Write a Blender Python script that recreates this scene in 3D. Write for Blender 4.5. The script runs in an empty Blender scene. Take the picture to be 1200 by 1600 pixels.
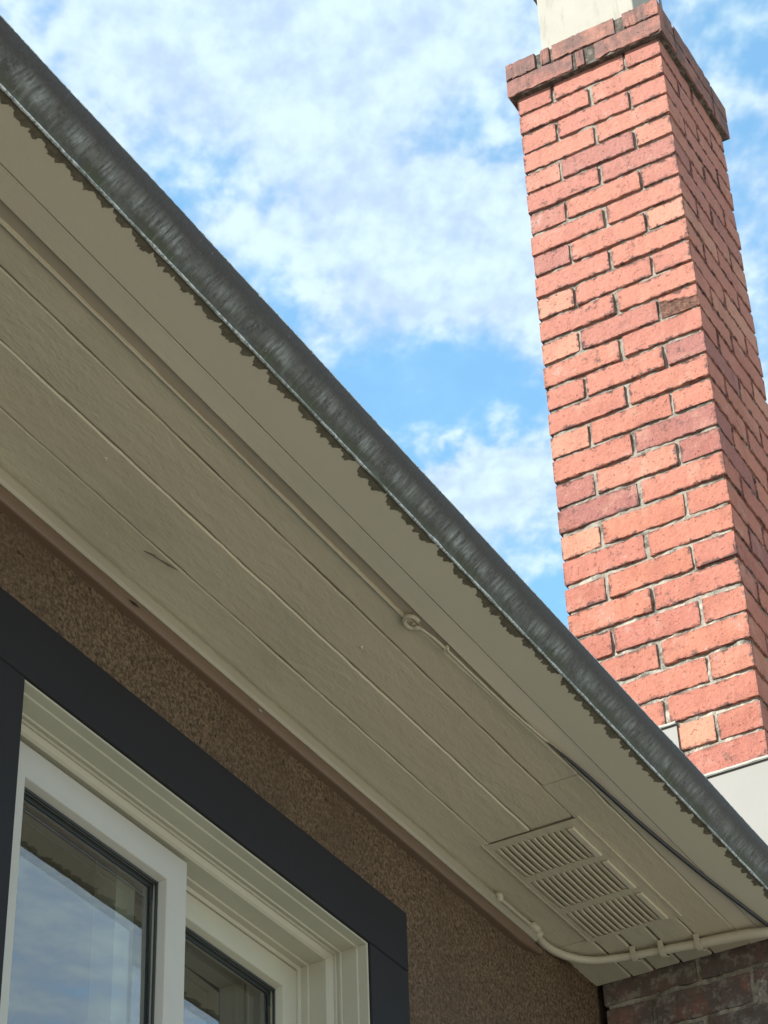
import bpy, bmesh, math, random
from mathutils import Vector, Matrix, noise

# ------------------------------------------------------------------ camera, sky, sun, exposure
sc = bpy.context.scene
COL = sc.collection
cam_d = bpy.data.cameras.new('camera'); cam = bpy.data.objects.new('camera', cam_d); COL.objects.link(cam)
R0 = Vector((0.50100132, -0.86489244, -0.03096372))      # picture right, in world axes
R1 = Vector((0.51725959, 0.32793075, -0.79050866))       # picture down
R2 = Vector((0.69385891, 0.3800296, 0.61166765))         # looking direction
cam.matrix_world = Matrix(((R0.x, -R1.x, -R2.x, 0), (R0.y, -R1.y, -R2.y, 0), (R0.z, -R1.z, -R2.z, 0), (0, 0, 0, 1)))
cam_d.sensor_fit = 'VERTICAL'; cam_d.sensor_height = 24.0; cam_d.lens = 24.0*3647.63/1600
cam_d.clip_start = 0.05; cam_d.clip_end = 2000
sc.camera = cam

SUN = Vector((-0.72, 0.50, 0.53)).normalized()           # towards the sun
EL = math.asin(SUN.z); AZ = math.atan2(SUN.x, SUN.y)
sd = bpy.data.lights.new('sun', 'SUN'); sd.energy = 4.7; sd.angle = math.radians(0.53); sd.color = (1.0, 0.95, 0.88)
so = bpy.data.objects.new('sun', sd); COL.objects.link(so); so.rotation_euler = SUN.to_track_quat('Z', 'Y').to_euler()

sc.view_settings.view_transform = 'Standard'; sc.view_settings.look = 'None'
sc.view_settings.exposure = 1.0; sc.view_settings.gamma = 1.0; sc.view_settings.use_curve_mapping = False

world = bpy.data.worlds.new('World'); sc.world = world; world.use_nodes = True


class NT:
    """small node-tree writer"""
    def __init__(s, tree):
        s.t = tree; s.n = tree.nodes; s.l = tree.links
    def link(s, a, b): s.l.new(a, b)
    def put(s, sock, v):
        if v is None: return
        if hasattr(v, 'is_linked') or hasattr(v, 'links'): s.l.new(v, sock)
        elif isinstance(v, (tuple, list, Vector)) and len(v) == 3 and sock.type == 'RGBA': sock.default_value = (*v, 1)
        else: sock.default_value = v
    def math(s, op, a, b=None, c=None, clamp=False):
        n = s.n.new('ShaderNodeMath'); n.operation = op; n.use_clamp = clamp
        for i, v in enumerate((a, b, c)): s.put(n.inputs[i], v)
        return n.outputs[0]
    def vm(s, op, a, b=None, out=0):
        n = s.n.new('ShaderNodeVectorMath'); n.operation = op
        s.put(n.inputs[0], a); s.put(n.inputs[1], b)
        return n.outputs[out]
    def noise(s, vec, scale, detail=4, rough=.55, dist=0.0, dim='3D'):
        n = s.n.new('ShaderNodeTexNoise'); n.noise_dimensions = dim
        if dim == '1D': s.put(n.inputs['W'], vec)
        else: s.put(n.inputs['Vector'], vec)
        n.inputs['Scale'].default_value = scale; n.inputs['Detail'].default_value = detail
        n.inputs['Roughness'].default_value = rough; n.inputs['Distortion'].default_value = dist
        return n.outputs[0]
    def voro(s, vec, scale, feature='F1', dim='3D', rand=1.0, out=0):
        n = s.n.new('ShaderNodeTexVoronoi'); n.voronoi_dimensions = dim; n.feature = feature
        if dim == '1D': s.put(n.inputs['W'], vec)
        else: s.put(n.inputs['Vector'], vec)
        n.inputs['Scale'].default_value = scale; n.inputs['Randomness'].default_value = rand
        return n.outputs[out]
    def ramp(s, v, lo, hi, a=0.0, b=1.0, smooth=True):
        n = s.n.new('ShaderNodeMapRange'); n.interpolation_type = 'SMOOTHSTEP' if smooth else 'LINEAR'
        s.put(n.inputs[0], v); s.put(n.inputs[1], lo); s.put(n.inputs[2], hi)
        s.put(n.inputs[3], a); s.put(n.inputs[4], b)
        return n.outputs[0]
    def mix(s, f, a, b, mode='MIX'):
        n = s.n.new('ShaderNodeMix'); n.data_type = 'RGBA'; n.blend_type = mode; n.clamp_factor = True
        s.put(n.inputs[0], f); s.put(n.inputs[6], a); s.put(n.inputs[7], b)
        return n.outputs[2]
    def xyz(s, v):
        n = s.n.new('ShaderNodeSeparateXYZ'); s.put(n.inputs[0], v); return n.outputs
    def comb(s, x, y, z):
        n = s.n.new('ShaderNodeCombineXYZ')
        for i, v in enumerate((x, y, z)): s.put(n.inputs[i], v)
        return n.outputs[0]


# --- sky: Nishita blue with broken altocumulus on a flat cloud deck
w = NT(world.node_tree); world.node_tree.nodes.clear()
tc = w.n.new('ShaderNodeTexCoord')
sky = w.n.new('ShaderNodeTexSky'); sky.sky_type = 'NISHITA'; sky.sun_disc = False
sky.sun_elevation = EL; sky.sun_rotation = AZ % (2*math.pi); sky.altitude = 50; sky.air_density = 1.0
sky.dust_density = 0.6; sky.ozone_density = 1.6
d = w.xyz(tc.outputs['Generated'])
zc = w.math('MAXIMUM', d[2], 0.06)
px = w.math('DIVIDE', d[0], zc); py = w.math('DIVIDE', d[1], zc)
deck = w.comb(px, py, 0.0)
rot = w.comb(w.math('ADD', w.math('MULTIPLY', px, .8), w.math('MULTIPLY', py, .6)),
             w.math('MULTIPLY', w.math('SUBTRACT', w.math('MULTIPLY', py, .8), w.math('MULTIPLY', px, .6)), 1.25), 0.0)
big = w.noise(rot, 6.5, 3, .5, .2)
mid = w.noise(rot, 19.0, 4, .50, .12)
fine = w.noise(rot, 55.0, 3, .5, .1)
cov = w.math('ADD', w.math('MULTIPLY', big, .42), w.math('ADD', w.math('MULTIPLY', mid, .66), w.math('MULTIPLY', fine, .26)))
for bx_, by_, r_, a_ in ((1.045, .53, .062, -.28), (1.00, .50, .040, -.08), (.845, .402, .032, -.16), (.80, .548, .030, -.11),
                         (.895, .565, .030, -.13), (.86, .235, .045, -.17), (1.30, .53, .07, -.13), (.77, .36, .03, .03),
                         (.755, .44, .085, .17), (.87, .475, .065, .15), (.68, .47, .05, .10), (.99, .47, .05, .10), (1.14, .555, .042, .26), (.70, .53, .05, .10),
                         (.95, .50, .045, .13), (.91, .415, .04, .06), (1.0, .40, .05, .10), (1.5, -1.25, .55, .16)):
    dd = w.vm('DISTANCE', w.vm('ADD', deck, w.comb(w.math('MULTIPLY', w.math('SUBTRACT', mid, .5), .08), w.math('MULTIPLY', w.math('SUBTRACT', big, .5), .06), 0.0)), Vector((bx_, by_, 0)), out=1)
    g = w.ramp(dd, 0.0, r_*1.7, a_, 0.0)
    cov = w.math('ADD', cov, g)
hz = w.ramp(d[2], 0.02, 0.30, 1.0, 0.0)
cloud_f = w.ramp(w.math('ADD', cov, w.math('MULTIPLY', hz, .3)), .47, .76, 0.14, 0.97)
tone = w.ramp(w.math('ADD', w.math('MULTIPLY', mid, .5), w.math('ADD', w.math('MULTIPLY', big, .2), w.math('MULTIPLY', fine, .3))), .40, .62)
ccol = w.mix(tone, (2.02, 2.60, 3.38), (2.70, 3.40, 3.65))
skyb = w.mix(1.0, sky.outputs[0], (.98, 1.50, 1.42), 'MULTIPLY')
full = w.mix(cloud_f, skyb, ccol)
bg = w.n.new('ShaderNodeBackground'); bg.inputs['Strength'].default_value = 0.15
w.link(full, bg.inputs['Color'])
wo = w.n.new('ShaderNodeOutputWorld'); w.link(bg.outputs[0], wo.inputs[0])

# ------------------------------------------------------------------ measures (metres, camera eye at the origin)
XC, XB = 3.960, 4.378          # chimney front (towards the camera) and back
YR, YL = 1.296, 1.711          # chimney outer and house-side edge
ZS = 2.098                     # underside of the eave boards
GZ = -1.60                     # ground
X0, X1 = -4.0, 9.0             # ends of the house
RND = random.Random(5)


# ------------------------------------------------------------------ helpers
def material(name, build):
    m = bpy.data.materials.new(name); m.use_nodes = True
    t = NT(m.node_tree); m.node_tree.nodes.clear()
    out = t.n.new('ShaderNodeOutputMaterial')
    t.link(build(t), out.inputs[0])
    return m

def principled(t, col, rough=.6, normal=None, spec=.5, metal=0.0):
    p = t.n.new('ShaderNodeBsdfPrincipled')
    t.put(p.inputs['Base Color'], col); t.put(p.inputs['Roughness'], rough)
    p.inputs['Specular IOR Level'].default_value = spec; t.put(p.inputs['Metallic'], metal)
    if normal is not None: t.link(normal, p.inputs['Normal'])
    return p.outputs[0]

def bump(t, h, strength=.5, dist=.002, prev=None):
    b = t.n.new('ShaderNodeBump'); b.inputs['Strength'].default_value = strength; b.inputs['Distance'].default_value = dist
    t.link(h, b.inputs['Height'])
    if prev is not None: t.link(prev, b.inputs['Normal'])
    return b.outputs[0]

def pos(t): return t.n.new('ShaderNodeNewGeometry').outputs['Position']
def objc(t): return t.n.new('ShaderNodeTexCoord').outputs['Object']
def orand(t): return t.n.new('ShaderNodeObjectInfo').outputs['Random']
def oloc(t): return t.n.new('ShaderNodeObjectInfo').outputs['Location']

class MB:
    def __init__(s): s.v = []; s.f = []
    def add(s, vs, fs):
        o = len(s.v); s.v += [tuple(p) for p in vs]; s.f += [tuple(i+o for i in f) for f in fs]; return s
    def box(s, x0, x1, y0, y1, z0, z1):
        return s.add([(x0,y0,z0),(x1,y0,z0),(x1,y1,z0),(x0,y1,z0),(x0,y0,z1),(x1,y0,z1),(x1,y1,z1),(x0,y1,z1)],
                     [(0,3,2,1),(4,5,6,7),(0,1,5,4),(1,2,6,5),(2,3,7,6),(3,0,4,7)])
    def bbox(s, x0, x1, y0, y1, z0, z1, b=.002):
        """box with bevelled edges"""
        bm = bmesh.new(); bmesh.ops.create_cube(bm, size=1)
        for v in bm.verts: v.co = Vector(((x0+x1)/2+v.co.x*(x1-x0), (y0+y1)/2+v.co.y*(y1-y0), (z0+z1)/2+v.co.z*(z1-z0)))
        bmesh.ops.bevel(bm, geom=bm.edges[:], offset=b, segments=1, profile=.5, affect='EDGES')
        bm.verts.index_update(); s.add([v.co[:] for v in bm.verts], [[v.index for v in f.verts] for f in bm.faces]); bm.free(); return s
    def prism(s, prof, xs, closed=True, axis='x'):
        """profile of (y,z) points swept along x stations"""
        n = len(prof); vs = []; fs = []
        for x in xs: vs += [(x, p[0], p[1]) for p in prof]
        for i in range(len(xs)-1):
            for j in range(n if closed else n-1):
                k = (j+1) % n
                fs.append((i*n+j, (i+1)*n+j, (i+1)*n+k, i*n+k))
        if closed: fs += [tuple(range(n)), tuple((len(xs)-1)*n+j for j in reversed(range(n)))]
        return s.add(vs, fs)
    def tube(s, pts, r, n=10, rj=0.0, seed=0):
        rr = random.Random(seed); P = [Vector(p) for p in pts]; vs = []; fs = []; up = None
        for i, p in enumerate(P):
            t = (P[min(i+1, len(P)-1)]-P[max(i-1, 0)]).normalized()
            up = (Vector((0, 0, 1)) if up is None else up); a = t.cross(up)
            if a.length < 1e-4: a = t.cross(Vector((0, 1, 0)))
            a.normalize(); b = a.cross(t).normalized(); up = b
            ri = (r[i] if isinstance(r, (list, tuple)) else r)*(1+rr.uniform(-rj, rj))
            vs += [(p+a*math.cos(2*math.pi*k/n)*ri+b*math.sin(2*math.pi*k/n)*ri)[:] for k in range(n)]
        for i in range(len(P)-1):
            for k in range(n): fs.append((i*n+k, i*n+(k+1) % n, (i+1)*n+(k+1) % n, (i+1)*n+k))
        fs += [tuple(reversed(range(n))), tuple((len(P)-1)*n+k for k in range(n))]
        return s.add(vs, fs)
    def mesh(s, name, mat, smooth=False):
        me = bpy.data.meshes.new(name); me.from_pydata(s.v, [], s.f); me.update()
        bm = bmesh.new(); bm.from_mesh(me); bmesh.ops.recalc_face_normals(bm, faces=bm.faces); bm.to_mesh(me); bm.free()
        if mat: me.materials.append(mat)
        if smooth: me.polygons.foreach_set('use_smooth', [True]*len(me.polygons))
        return me
    def build(s, name, mat, parent=None, smooth=False):
        return link(name, s.mesh(name, mat, smooth), parent)

def link(name, me, parent=None, loc=None, rz=0.0):
    o = bpy.data.objects.new(name, me); COL.objects.link(o)
    if parent: o.parent = parent; o.matrix_parent_inverse = Matrix.Translation(-Vector(wloc(parent)))
    if loc: o.location = loc
    if rz: o.rotation_euler.z = rz
    return o

def wloc(o):
    l = Vector(o.location)
    if o.parent: l = l + Vector(wloc(o.parent)) - Vector(wloc(o.parent))   # children are stored in world measures
    return l

def tag(o, label=None, cat=None, group=None, kind=None):
    if label: o['label'] = label
    if cat: o['category'] = cat
    if group: o['group'] = group
    if kind: o['kind'] = kind
    return o

def thing(name, loc, label, cat, group=None):
    o = bpy.data.objects.new(name, None); COL.objects.link(o); o.location = loc; o.empty_display_size = .1
    return tag(o, label, cat, group)

def stations(a, b, step):
    n = max(1, int(round((b-a)/step))); return [a+(b-a)*i/n for i in range(n+1)]

# ------------------------------------------------------------------ materials
def m_brick(t):
    P = t.vm('ADD', objc(t), t.vm('SCALE', oloc(t), None)); P.node.inputs[3].default_value = 3.7
    wp = pos(t); r = orand(t); z = t.xyz(wp)[2]
    hue = t.math('FRACT', t.math('MULTIPLY', r, 7.31))
    c = t.mix(r, (.430, .172, .115), (.365, .140, .108))
    c = t.mix(t.ramp(hue, .80, .97), c, (.265, .108, .096))
    c = t.mix(t.ramp(hue, .18, .03), c, (.480, .230, .155))
    # firing clouds and paler faces
    c = t.mix(t.math('MULTIPLY', t.ramp(t.noise(P, 9, 3, .5), .45, .72), .55), c, (.27, .095, .070))
    c = t.mix(t.math('MULTIPLY', t.ramp(t.noise(P, 14, 4, .6), .52, .75), .5), c, (.47, .27, .20))
    up = t.ramp(z, 2.9, 4.4)
    c = t.mix(t.math('MULTIPLY', up, .40), c, (.37, .19, .16))
    # sandy pores and small dark pits
    c = t.mix(t.math('MULTIPLY', t.ramp(t.noise(P, 260, 3, .7), .50, .66), .45), c, (.43, .21, .14))
    pits = t.ramp(t.noise(P, 120, 5, .75), .60, .69)
    patch = t.ramp(t.noise(P, 22, 3, .6), .38, .56)
    c = t.mix(t.math('MULTIPLY', t.math('MULTIPLY', pits, patch), t.ramp(t.math('FRACT', t.math('MULTIPLY', r, 13.7)), 0, 1, .2, .8)), c, (.10, .04, .035))
    soot = t.math('MULTIPLY', t.ramp(t.noise(P, 24, 8, .75), .56, .68), t.ramp(t.math('FRACT', t.math('MULTIPLY', r, 29.3)), .2, 1, .15, .95))
    c = t.mix(soot, c, (.10, .062, .055))
    c = t.mix(t.math('MULTIPLY', t.ramp(t.noise(P, 90, 6, .8), .57, .68), .40), c, (.13, .05, .042))
    lp = t.xyz(objc(t))
    # distance to the nearest arris: the second largest of the three face distances
    e1 = t.math('SUBTRACT', t.math('ABSOLUTE', lp[0]), .1003); e2 = t.math('SUBTRACT', t.math('ABSOLUTE', lp[2]), .0317)
    e3 = t.math('SUBTRACT', t.math('ABSOLUTE', lp[1]), .049)
    e4 = t.math('MAXIMUM', t.math('MINIMUM', e1, e2), t.math('MINIMUM', t.math('MAXIMUM', e1, e2), e3))
    ed = t.math('ADD', e4, t.math('MULTIPLY', t.math('SUBTRACT', t.noise(P, 40, 7, .8), .5), .075))
    c = t.mix(t.math('MULTIPLY', t.ramp(ed, -.0050, .0025), t.ramp(t.noise(P, 7, 3, .6), .34, .52, .35, 1.0)), c, (.105, .060, .052))
    c = t.mix(t.math('MULTIPLY', t.ramp(t.noise(wp, 11, 6, .75), .58, .72), .5), c, (.46, .33, .29))
    # grime on the crown
    c = t.mix(t.math('MULTIPLY', t.ramp(z, 4.69, 4.72), t.ramp(t.noise(wp, 16, 5, .65), .34, .62, .35, .95)), c, (.15, .098, .088))
    # old cement slurry and dirt on the brickwork under the eave
    c = t.mix(t.math('MULTIPLY', t.ramp(z, 2.20, 2.12), t.ramp(t.noise(wp, 13, 6, .7), .30, .56, .60, .98)), c, (.125, .103, .090))
    c = t.mix(t.math('MULTIPLY', t.ramp(z, 2.20, 2.12), t.ramp(t.noise(wp, 30, 6, .75), .47, .62, 0, .75)), c, (.30, .275, .24))
    h = t.math('ADD', t.math('MULTIPLY', t.noise(P, 330, 4, .7), .35), t.math('ADD', t.math('MULTIPLY', t.noise(P, 70, 4, .65), .8), t.math('MULTIPLY', pits, -.35)))
    return principled(t, c, .92, bump(t, h, 1.0, .0045), .15)
M_brick = material('weathered_red_brick', m_brick)

def m_spall(t):
    wp = pos(t)
    c = t.mix(t.ramp(t.noise(wp, 70, 6, .75), .35, .65), (.085, .050, .040), (.24, .125, .090))
    return principled(t, c, .95, bump(t, t.noise(wp, 150, 5, .75), 1.0, .005), .1)

def m_mortar(t):
    wp = pos(t); z = t.xyz(wp)[2]
    c = t.mix(t.noise(wp, 45, 5, .7), (.19, .17, .14), (.38, .345, .285))
    c = t.mix(t.ramp(z, 3.5, 2.75), c, t.mix(t.ramp(t.noise(wp, 30, 4, .7), .45, .60), c, (.46, .42, .345)))
    c = t.mix(t.math('MULTIPLY', t.ramp(t.noise(wp, 18, 5, .7), .48, .64), .8), c, (.08, .067, .056))
    c = t.mix(t.math('MULTIPLY', t.ramp(z, 4.68, 4.70), t.ramp(t.noise(wp, 60, 5, .7), .35, .6, .5, 1.0)), c, (.07, .06, .052))
    return principled(t, c, .95, bump(t, t.noise(wp, 160, 5, .75), .9, .004), .1)
M_mortar = material('old_grey_mortar', m_mortar)

def paint_mat(base, vari, along=True, amt=.5, gloss=.55, tex=.35):
    def f(t):
        wp = pos(t); ob = t.vm('ADD', wp, t.comb(t.math('MULTIPLY', orand(t), .8), 0.0, 0.0))
        st = t.vm('MULTIPLY', ob, Vector((.16, 1, 1))) if along else ob
        c = t.mix(t.ramp(t.noise(st, 5, 4, .6), .35, .7), base, vari)
        c = t.mix(t.ramp(t.noise(st, 2.3, 3, .6), .42, .66), c, (base[0]*1.01, base[1]*.965, base[2]*.955))
        c = t.mix(t.math('MULTIPLY', t.ramp(t.noise(wp, 3, 3, .5), .4, .7), amt), c, tuple(.82*x for x in base))
        c = t.mix(t.math('MULTIPLY', t.ramp(t.noise(wp, 150, 4, .7), .62, .74), .35), c, tuple(.55*x for x in base))
        fine = t.noise(t.vm('MULTIPLY', ob, Vector((.45, 1, 1))), 240, 4, .65)
        lumps = t.noise(t.vm('MULTIPLY', ob, Vector((.35, 1, 1))), 55, 5, .6)
        chips = t.ramp(t.voro(t.vm('MULTIPLY', ob, Vector((.5, 1, 1))), 34), .0, .16, 1.0, 0.0)
        h = t.math('ADD', t.math('ADD', t.math('MULTIPLY', fine, .45), t.math('MULTIPLY', lumps, 1.3)), t.math('MULTIPLY', chips, .22))
        return principled(t, c, gloss, bump(t, h, tex, .0022), .4)
    return f
M_soffit = material('taupe_soffit_paint', paint_mat((.60, .540, .400), (.54, .505, .385), tex=.72))
M_fascia = material('taupe_trim_paint', paint_mat((.66, .60, .47), (.62, .56, .44), tex=.3, gloss=.5))
M_recess_shade = material('taupe_paint_recess_shade', paint_mat((.42, .36, .275), (.385, .335, .26), tex=.3, gloss=.6))  # soffit taupe darkened: shade of the recess put into the colour
M_cable = material('painted_cable', paint_mat((.46, .42, .32), (.39, .35, .27), tex=.5, gloss=.5))
M_conduit = material('painted_conduit', paint_mat((.50, .46, .36), (.46, .42, .33), tex=.5, gloss=.4))
M_brown = material('brown_moulding_paint', paint_mat((.165, .108, .070), (.135, .092, .062), tex=.25, gloss=.5))
M_cove = material('cream_cove_paint', paint_mat((.39, .355, .27), (.34, .31, .24), tex=.3, gloss=.4))

def m_flat(c, rough=.5, n=.2, sp=.5, sc_=60):
    def f(t):
        wp = pos(t)
        cc = t.mix(t.noise(wp, 6, 4, .6), tuple(x*.86 for x in c), tuple(min(1, x*1.08) for x in c))
        return principled(t, cc, rough, bump(t, t.noise(wp, sc_, 4, .6), n, .001), sp)
    return f
M_black = material('dark_navy_trim_paint', m_flat((.0160, .0138, .0138), .6, .25, .18, 120))
M_cream = material('cream_window_vinyl', m_flat((.47, .445, .345), .5, .05, .35, 30))
M_sash = material('pale_sash_vinyl', m_flat((.455, .43, .375), .45, .05, .35, 30))
M_seal = material('black_glazing_seal', m_flat((.03, .035, .035), .5))
M_blackcable = material('black_cable', m_flat((.02, .02, .028), .45))
M_room = material('room_plaster', m_flat((.10, .095, .085), .9))
M_flash = material('pale_painted_flashing', m_flat((.205, .200, .180), .5, .15, .3, 8))
def m_flue(t):
    wp = pos(t)
    c = t.mix(t.noise(wp, 12, 5, .6), (.30, .285, .245), (.37, .355, .31))
    st = t.noise(t.vm('MULTIPLY', wp, Vector((1, 1, .12))), 60, 4, .6)
    c = t.mix(t.math('MULTIPLY', t.ramp(st, .52, .70), .35), c, (.20, .18, .14))
    return principled(t, c, .85, bump(t, t.noise(wp, 120, 5, .7), .5, .002), .2)
M_flue = material('cream_flue_liner', m_flue)
M_capmetal = material('dull_cap_metal', m_flat((.16, .155, .15), .55, .2, .5))
M_caulk = material('pale_sealant', m_flat((.36, .35, .31), .7, .5, .3, 90))
M_scuff = material('grey_scuff', m_flat((.12, .105, .085), .9))
M_spall = material('broken_brick_core', m_spall)
M_dark = material('dark_crack', m_flat((.02, .018, .015), .9))

def m_gutter_bottom(t):
    """painted flat bottom with a scalloped tide of algae creeping in from the drip edge"""
    wp = pos(t); p = t.xyz(wp); x, y = p[0], p[1]
    base = t.mix(t.noise(wp, 4, 4, .6), (.58, .525, .41), (.63, .575, .445))
    xw = t.math('ADD', x, t.math('MULTIPLY', t.noise(wp, 30, 3, .6), .03))
    sc1 = t.voro(t.math('ADD', xw, t.math('MULTIPLY', y, -.35)), 34.0, dim='1D')
    sc2 = t.voro(xw, 95.0, dim='1D')
    wd = t.math('ADD', .0100, t.math('MULTIPLY', t.noise(x, 5.0, 4, .7, dim='1D'), .0170))
    wd = t.math('SUBTRACT', wd, t.math('MULTIPLY', t.math('POWER', sc1, 1.4), .018))
    wd = t.math('SUBTRACT', wd, t.math('MULTIPLY', sc2, .0065))
    wd = t.math('ADD', wd, t.math('MULTIPLY', t.math('SUBTRACT', t.noise(wp, 260, 3, .6), .5), .003))
    wd = t.math('MAXIMUM', wd, .003)
    dist = t.math('SUBTRACT', y, 1.274)
    st = t.ramp(t.math('SUBTRACT', dist, wd), -.0012, .0010, 1.0, 0.0)
    alg = t.mix(t.ramp(t.noise(wp, 70, 5, .7), .35, .65), (.085, .070, .048), (.155, .132, .090))
    alg = t.mix(t.ramp(dist, .001, .008, 1.0, 0.0), alg, (.035, .038, .024))
    c = t.mix(t.math('MULTIPLY', st, .93), base, alg)
    h = t.math('ADD', t.noise(wp, 120, 4, .7), t.math('MULTIPLY', st, .6))
    return principled(t, c, .6, bump(t, h, .25, .0015), .3)
M_gbottom = material('painted_gutter_bottom', m_gutter_bottom)

def m_gutter_face(t):
    """galvanised face gone dark with runs of dirt, mid-face sheen painted in; v runs up the face in metres"""
    uv = t.n.new('ShaderNodeUVMap').outputs[0]; u = t.xyz(uv); x, v = u[0], u[1]
    s1 = t.comb(t.math('MULTIPLY', t.math('ADD', x, t.math('MULTIPLY', v, -.25)), 1.0), t.math('MULTIPLY', v, .16), 0.0)
    streak = t.noise(s1, 150, 5, .7)
    s2 = t.noise(t.comb(x, t.math('MULTIPLY', v, .35), 3.0), 30, 5, .65)
    wp = pos(t); blot = t.noise(wp, 17, 6, .7); fine = t.noise(wp, 210, 4, .75)
    dark = t.mix(fine, (.030, .027, .027), (.092, .085, .080))
    c = dark
    wv = t.math('ADD', v, t.math('MULTIPLY', t.math('SUBTRACT', t.noise(t.comb(x, 0.0, 0.0), 3.1, 3, .6), .5), .016))
    wv = t.math('ADD', wv, t.math('MULTIPLY', t.math('SUBTRACT', streak, .5), .012))
    band = t.math('MULTIPLY', t.ramp(wv, .008, .024), t.ramp(wv, .047, .026))  # pale mid band: dirt streaks plus a glossy sheen put into the colour
    s3 = t.ramp(t.noise(t.comb(x, t.math('MULTIPLY', v, .4), 8.0), 9, 5, .7), .34, .60, .30, 1.0)
    f = t.math('MULTIPLY', t.math('MULTIPLY', band, s3), t.math('MULTIPLY', t.ramp(streak, .34, .72), t.ramp(s2, .30, .64, .15, 1.0)))
    c = t.mix(t.math('MULTIPLY', f, .95), c, (.46, .49, .48))
    c = t.mix(t.math('MULTIPLY', t.math('MULTIPLY', band, t.ramp(fine, .48, .72)), .55), c, (.21, .22, .205))
    c = t.mix(t.math('MULTIPLY', t.math('MULTIPLY', t.ramp(wv, .028, .040), t.ramp(streak, .58, .74)), .40), c, (.15, .145, .135))
    c = t.mix(t.math('MULTIPLY', t.ramp(wv, .052, .020), t.ramp(t.noise(wp, 45, 7, .8), .42, .60, 0, .65)), c, (.125, .125, .105))
    low = t.ramp(wv, .022, .008)
    c = t.mix(t.math('MULTIPLY', low, t.ramp(blot, .35, .6)), c, (.060, .062, .036))
    c = t.mix(t.math('MULTIPLY', low, t.ramp(streak, .54, .72)), c, (.15, .16, .12))
    spots = t.ramp(t.voro(wp, 52), .05, .11, 1.0, 0.0)
    c = t.mix(t.math('MULTIPLY', t.math('MULTIPLY', spots, t.ramp(blot, .5, .62)), .55), c, (.24, .24, .20))
    c = t.mix(t.math('MULTIPLY', t.ramp(t.noise(wp, 60, 6, .75), .60, .70), .5), c, (.07, .05, .035))
    c = t.mix(t.math('MULTIPLY', t.ramp(t.voro(t.comb(x, t.math('MULTIPLY', v, 1.5), 0.0), 7.0), .10, .05), t.ramp(fine, .35, .6)), c, (.40, .42, .40))
    h = t.math('ADD', t.math('MULTIPLY', streak, .8), t.math('MULTIPLY', fine, .8))
    return principled(t, c, .62, bump(t, h, .5, .002), .25, .0)
M_gface = material('grimy_galvanised_gutter', m_gutter_face)

def m_lip(t):
    wp = pos(t); c = t.mix(t.ramp(t.noise(wp, 190, 5, .8), .38, .58), (.16, .17, .15), (.62, .64, .62))
    c = t.mix(t.ramp(t.noise(wp, 9, 3, .6), .5, .72), c, (.11, .12, .08))
    return principled(t, c, .5, bump(t, t.noise(wp, 260, 4, .7), .6, .002), .5, .2)
M_lip = material('bare_metal_drip_edge', m_lip)

def m_stucco(t):
    wp = pos(t)
    g = t.noise(wp, 170, 5, .7); b = t.noise(wp, 5, 4, .6)
    c = t.mix(t.ramp(g, .35, .68), (.070, .047, .030), (.215, .150, .096))
    c = t.mix(t.math('MULTIPLY', t.ramp(b, .42, .7), .5), c, (.10, .068, .044))
    c = t.mix(t.math('MULTIPLY', t.ramp(t.noise(wp, 75, 4, .7), .60, .67), .85), c, (.035, .025, .018))
    return principled(t, c, .95, bump(t, t.math('ADD', g, t.math('MULTIPLY', t.noise(wp, 420, 3, .7), .4)), .8, .004), .1)
M_stucco = material('brown_dash_stucco', m_stucco)

def m_ground(t):
    wp = pos(t)
    c = t.mix(t.noise(wp, .35, 5, .6), (.50, .445, .36), (.60, .535, .435))
    c = t.mix(t.noise(wp, 40, 5, .7), c, (.46, .405, .32))
    return principled(t, c, .95, bump(t, t.noise(wp, 60, 5, .7), .6, .01), .1)
M_ground = material('pale_gravelly_paving', m_ground)

def m_roof(t):
    wp = pos(t); c = t.mix(t.noise(wp, 90, 4, .7), (.06, .055, .05), (.13, .12, .11))
    return principled(t, c, .95, bump(t, t.noise(wp, 200, 4, .7), .7, .004), .1)
M_roof = material('asphalt_shingle', m_roof)

def m_glass(t):
    tr = t.n.new('ShaderNodeBsdfTransparent'); tr.inputs[0].default_value = (.76, .80, .78, 1)
    gl = t.n.new('ShaderNodeBsdfGlossy'); gl.inputs['Roughness'].default_value = .004
    wp = pos(t); gl.inputs['Color'].default_value = (1, 1, 1, 1)
    t.link(bump(t, t.noise(wp, 2.2, 2, .5), .06, .004), gl.inputs['Normal'])
    ge = t.n.new('ShaderNodeNewGeometry')
    cs = t.math('ABSOLUTE', t.vm('DOT_PRODUCT', ge.outputs['Incoming'], ge.outputs['Normal'], out=1))
    fr = t.math('ADD', .13, t.math('MULTIPLY', t.math('POWER', t.math('SUBTRACT', 1.0, cs), 3.2), .87))
    mx = t.n.new('ShaderNodeMixShader'); t.link(fr, mx.inputs[0])
    t.link(tr.outputs[0], mx.inputs[1]); t.link(gl.outputs[0], mx.inputs[2])
    return mx.outputs[0]
M_glass = material('window_glass', m_glass)

# ------------------------------------------------------------------ ground
g = MB(); g.add([(-300, -300, GZ), (300, -300, GZ), (300, 300, GZ), (-300, 300, GZ)], [(0, 1, 2, 3)])
tag(g.build('ground', M_ground), kind='structure')

# ------------------------------------------------------------------ house: walls, eave, roof
YW = 1.720                                      # stucco face
WX0, WX1, WZ0, WZ1 = 2.074, 3.000, .55, 1.779     # window opening between the dark trim boards
house = thing('house', (1.5, 4.0, GZ), 'brown stucco house with taupe painted board eave, seen from below', 'house')

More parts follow.
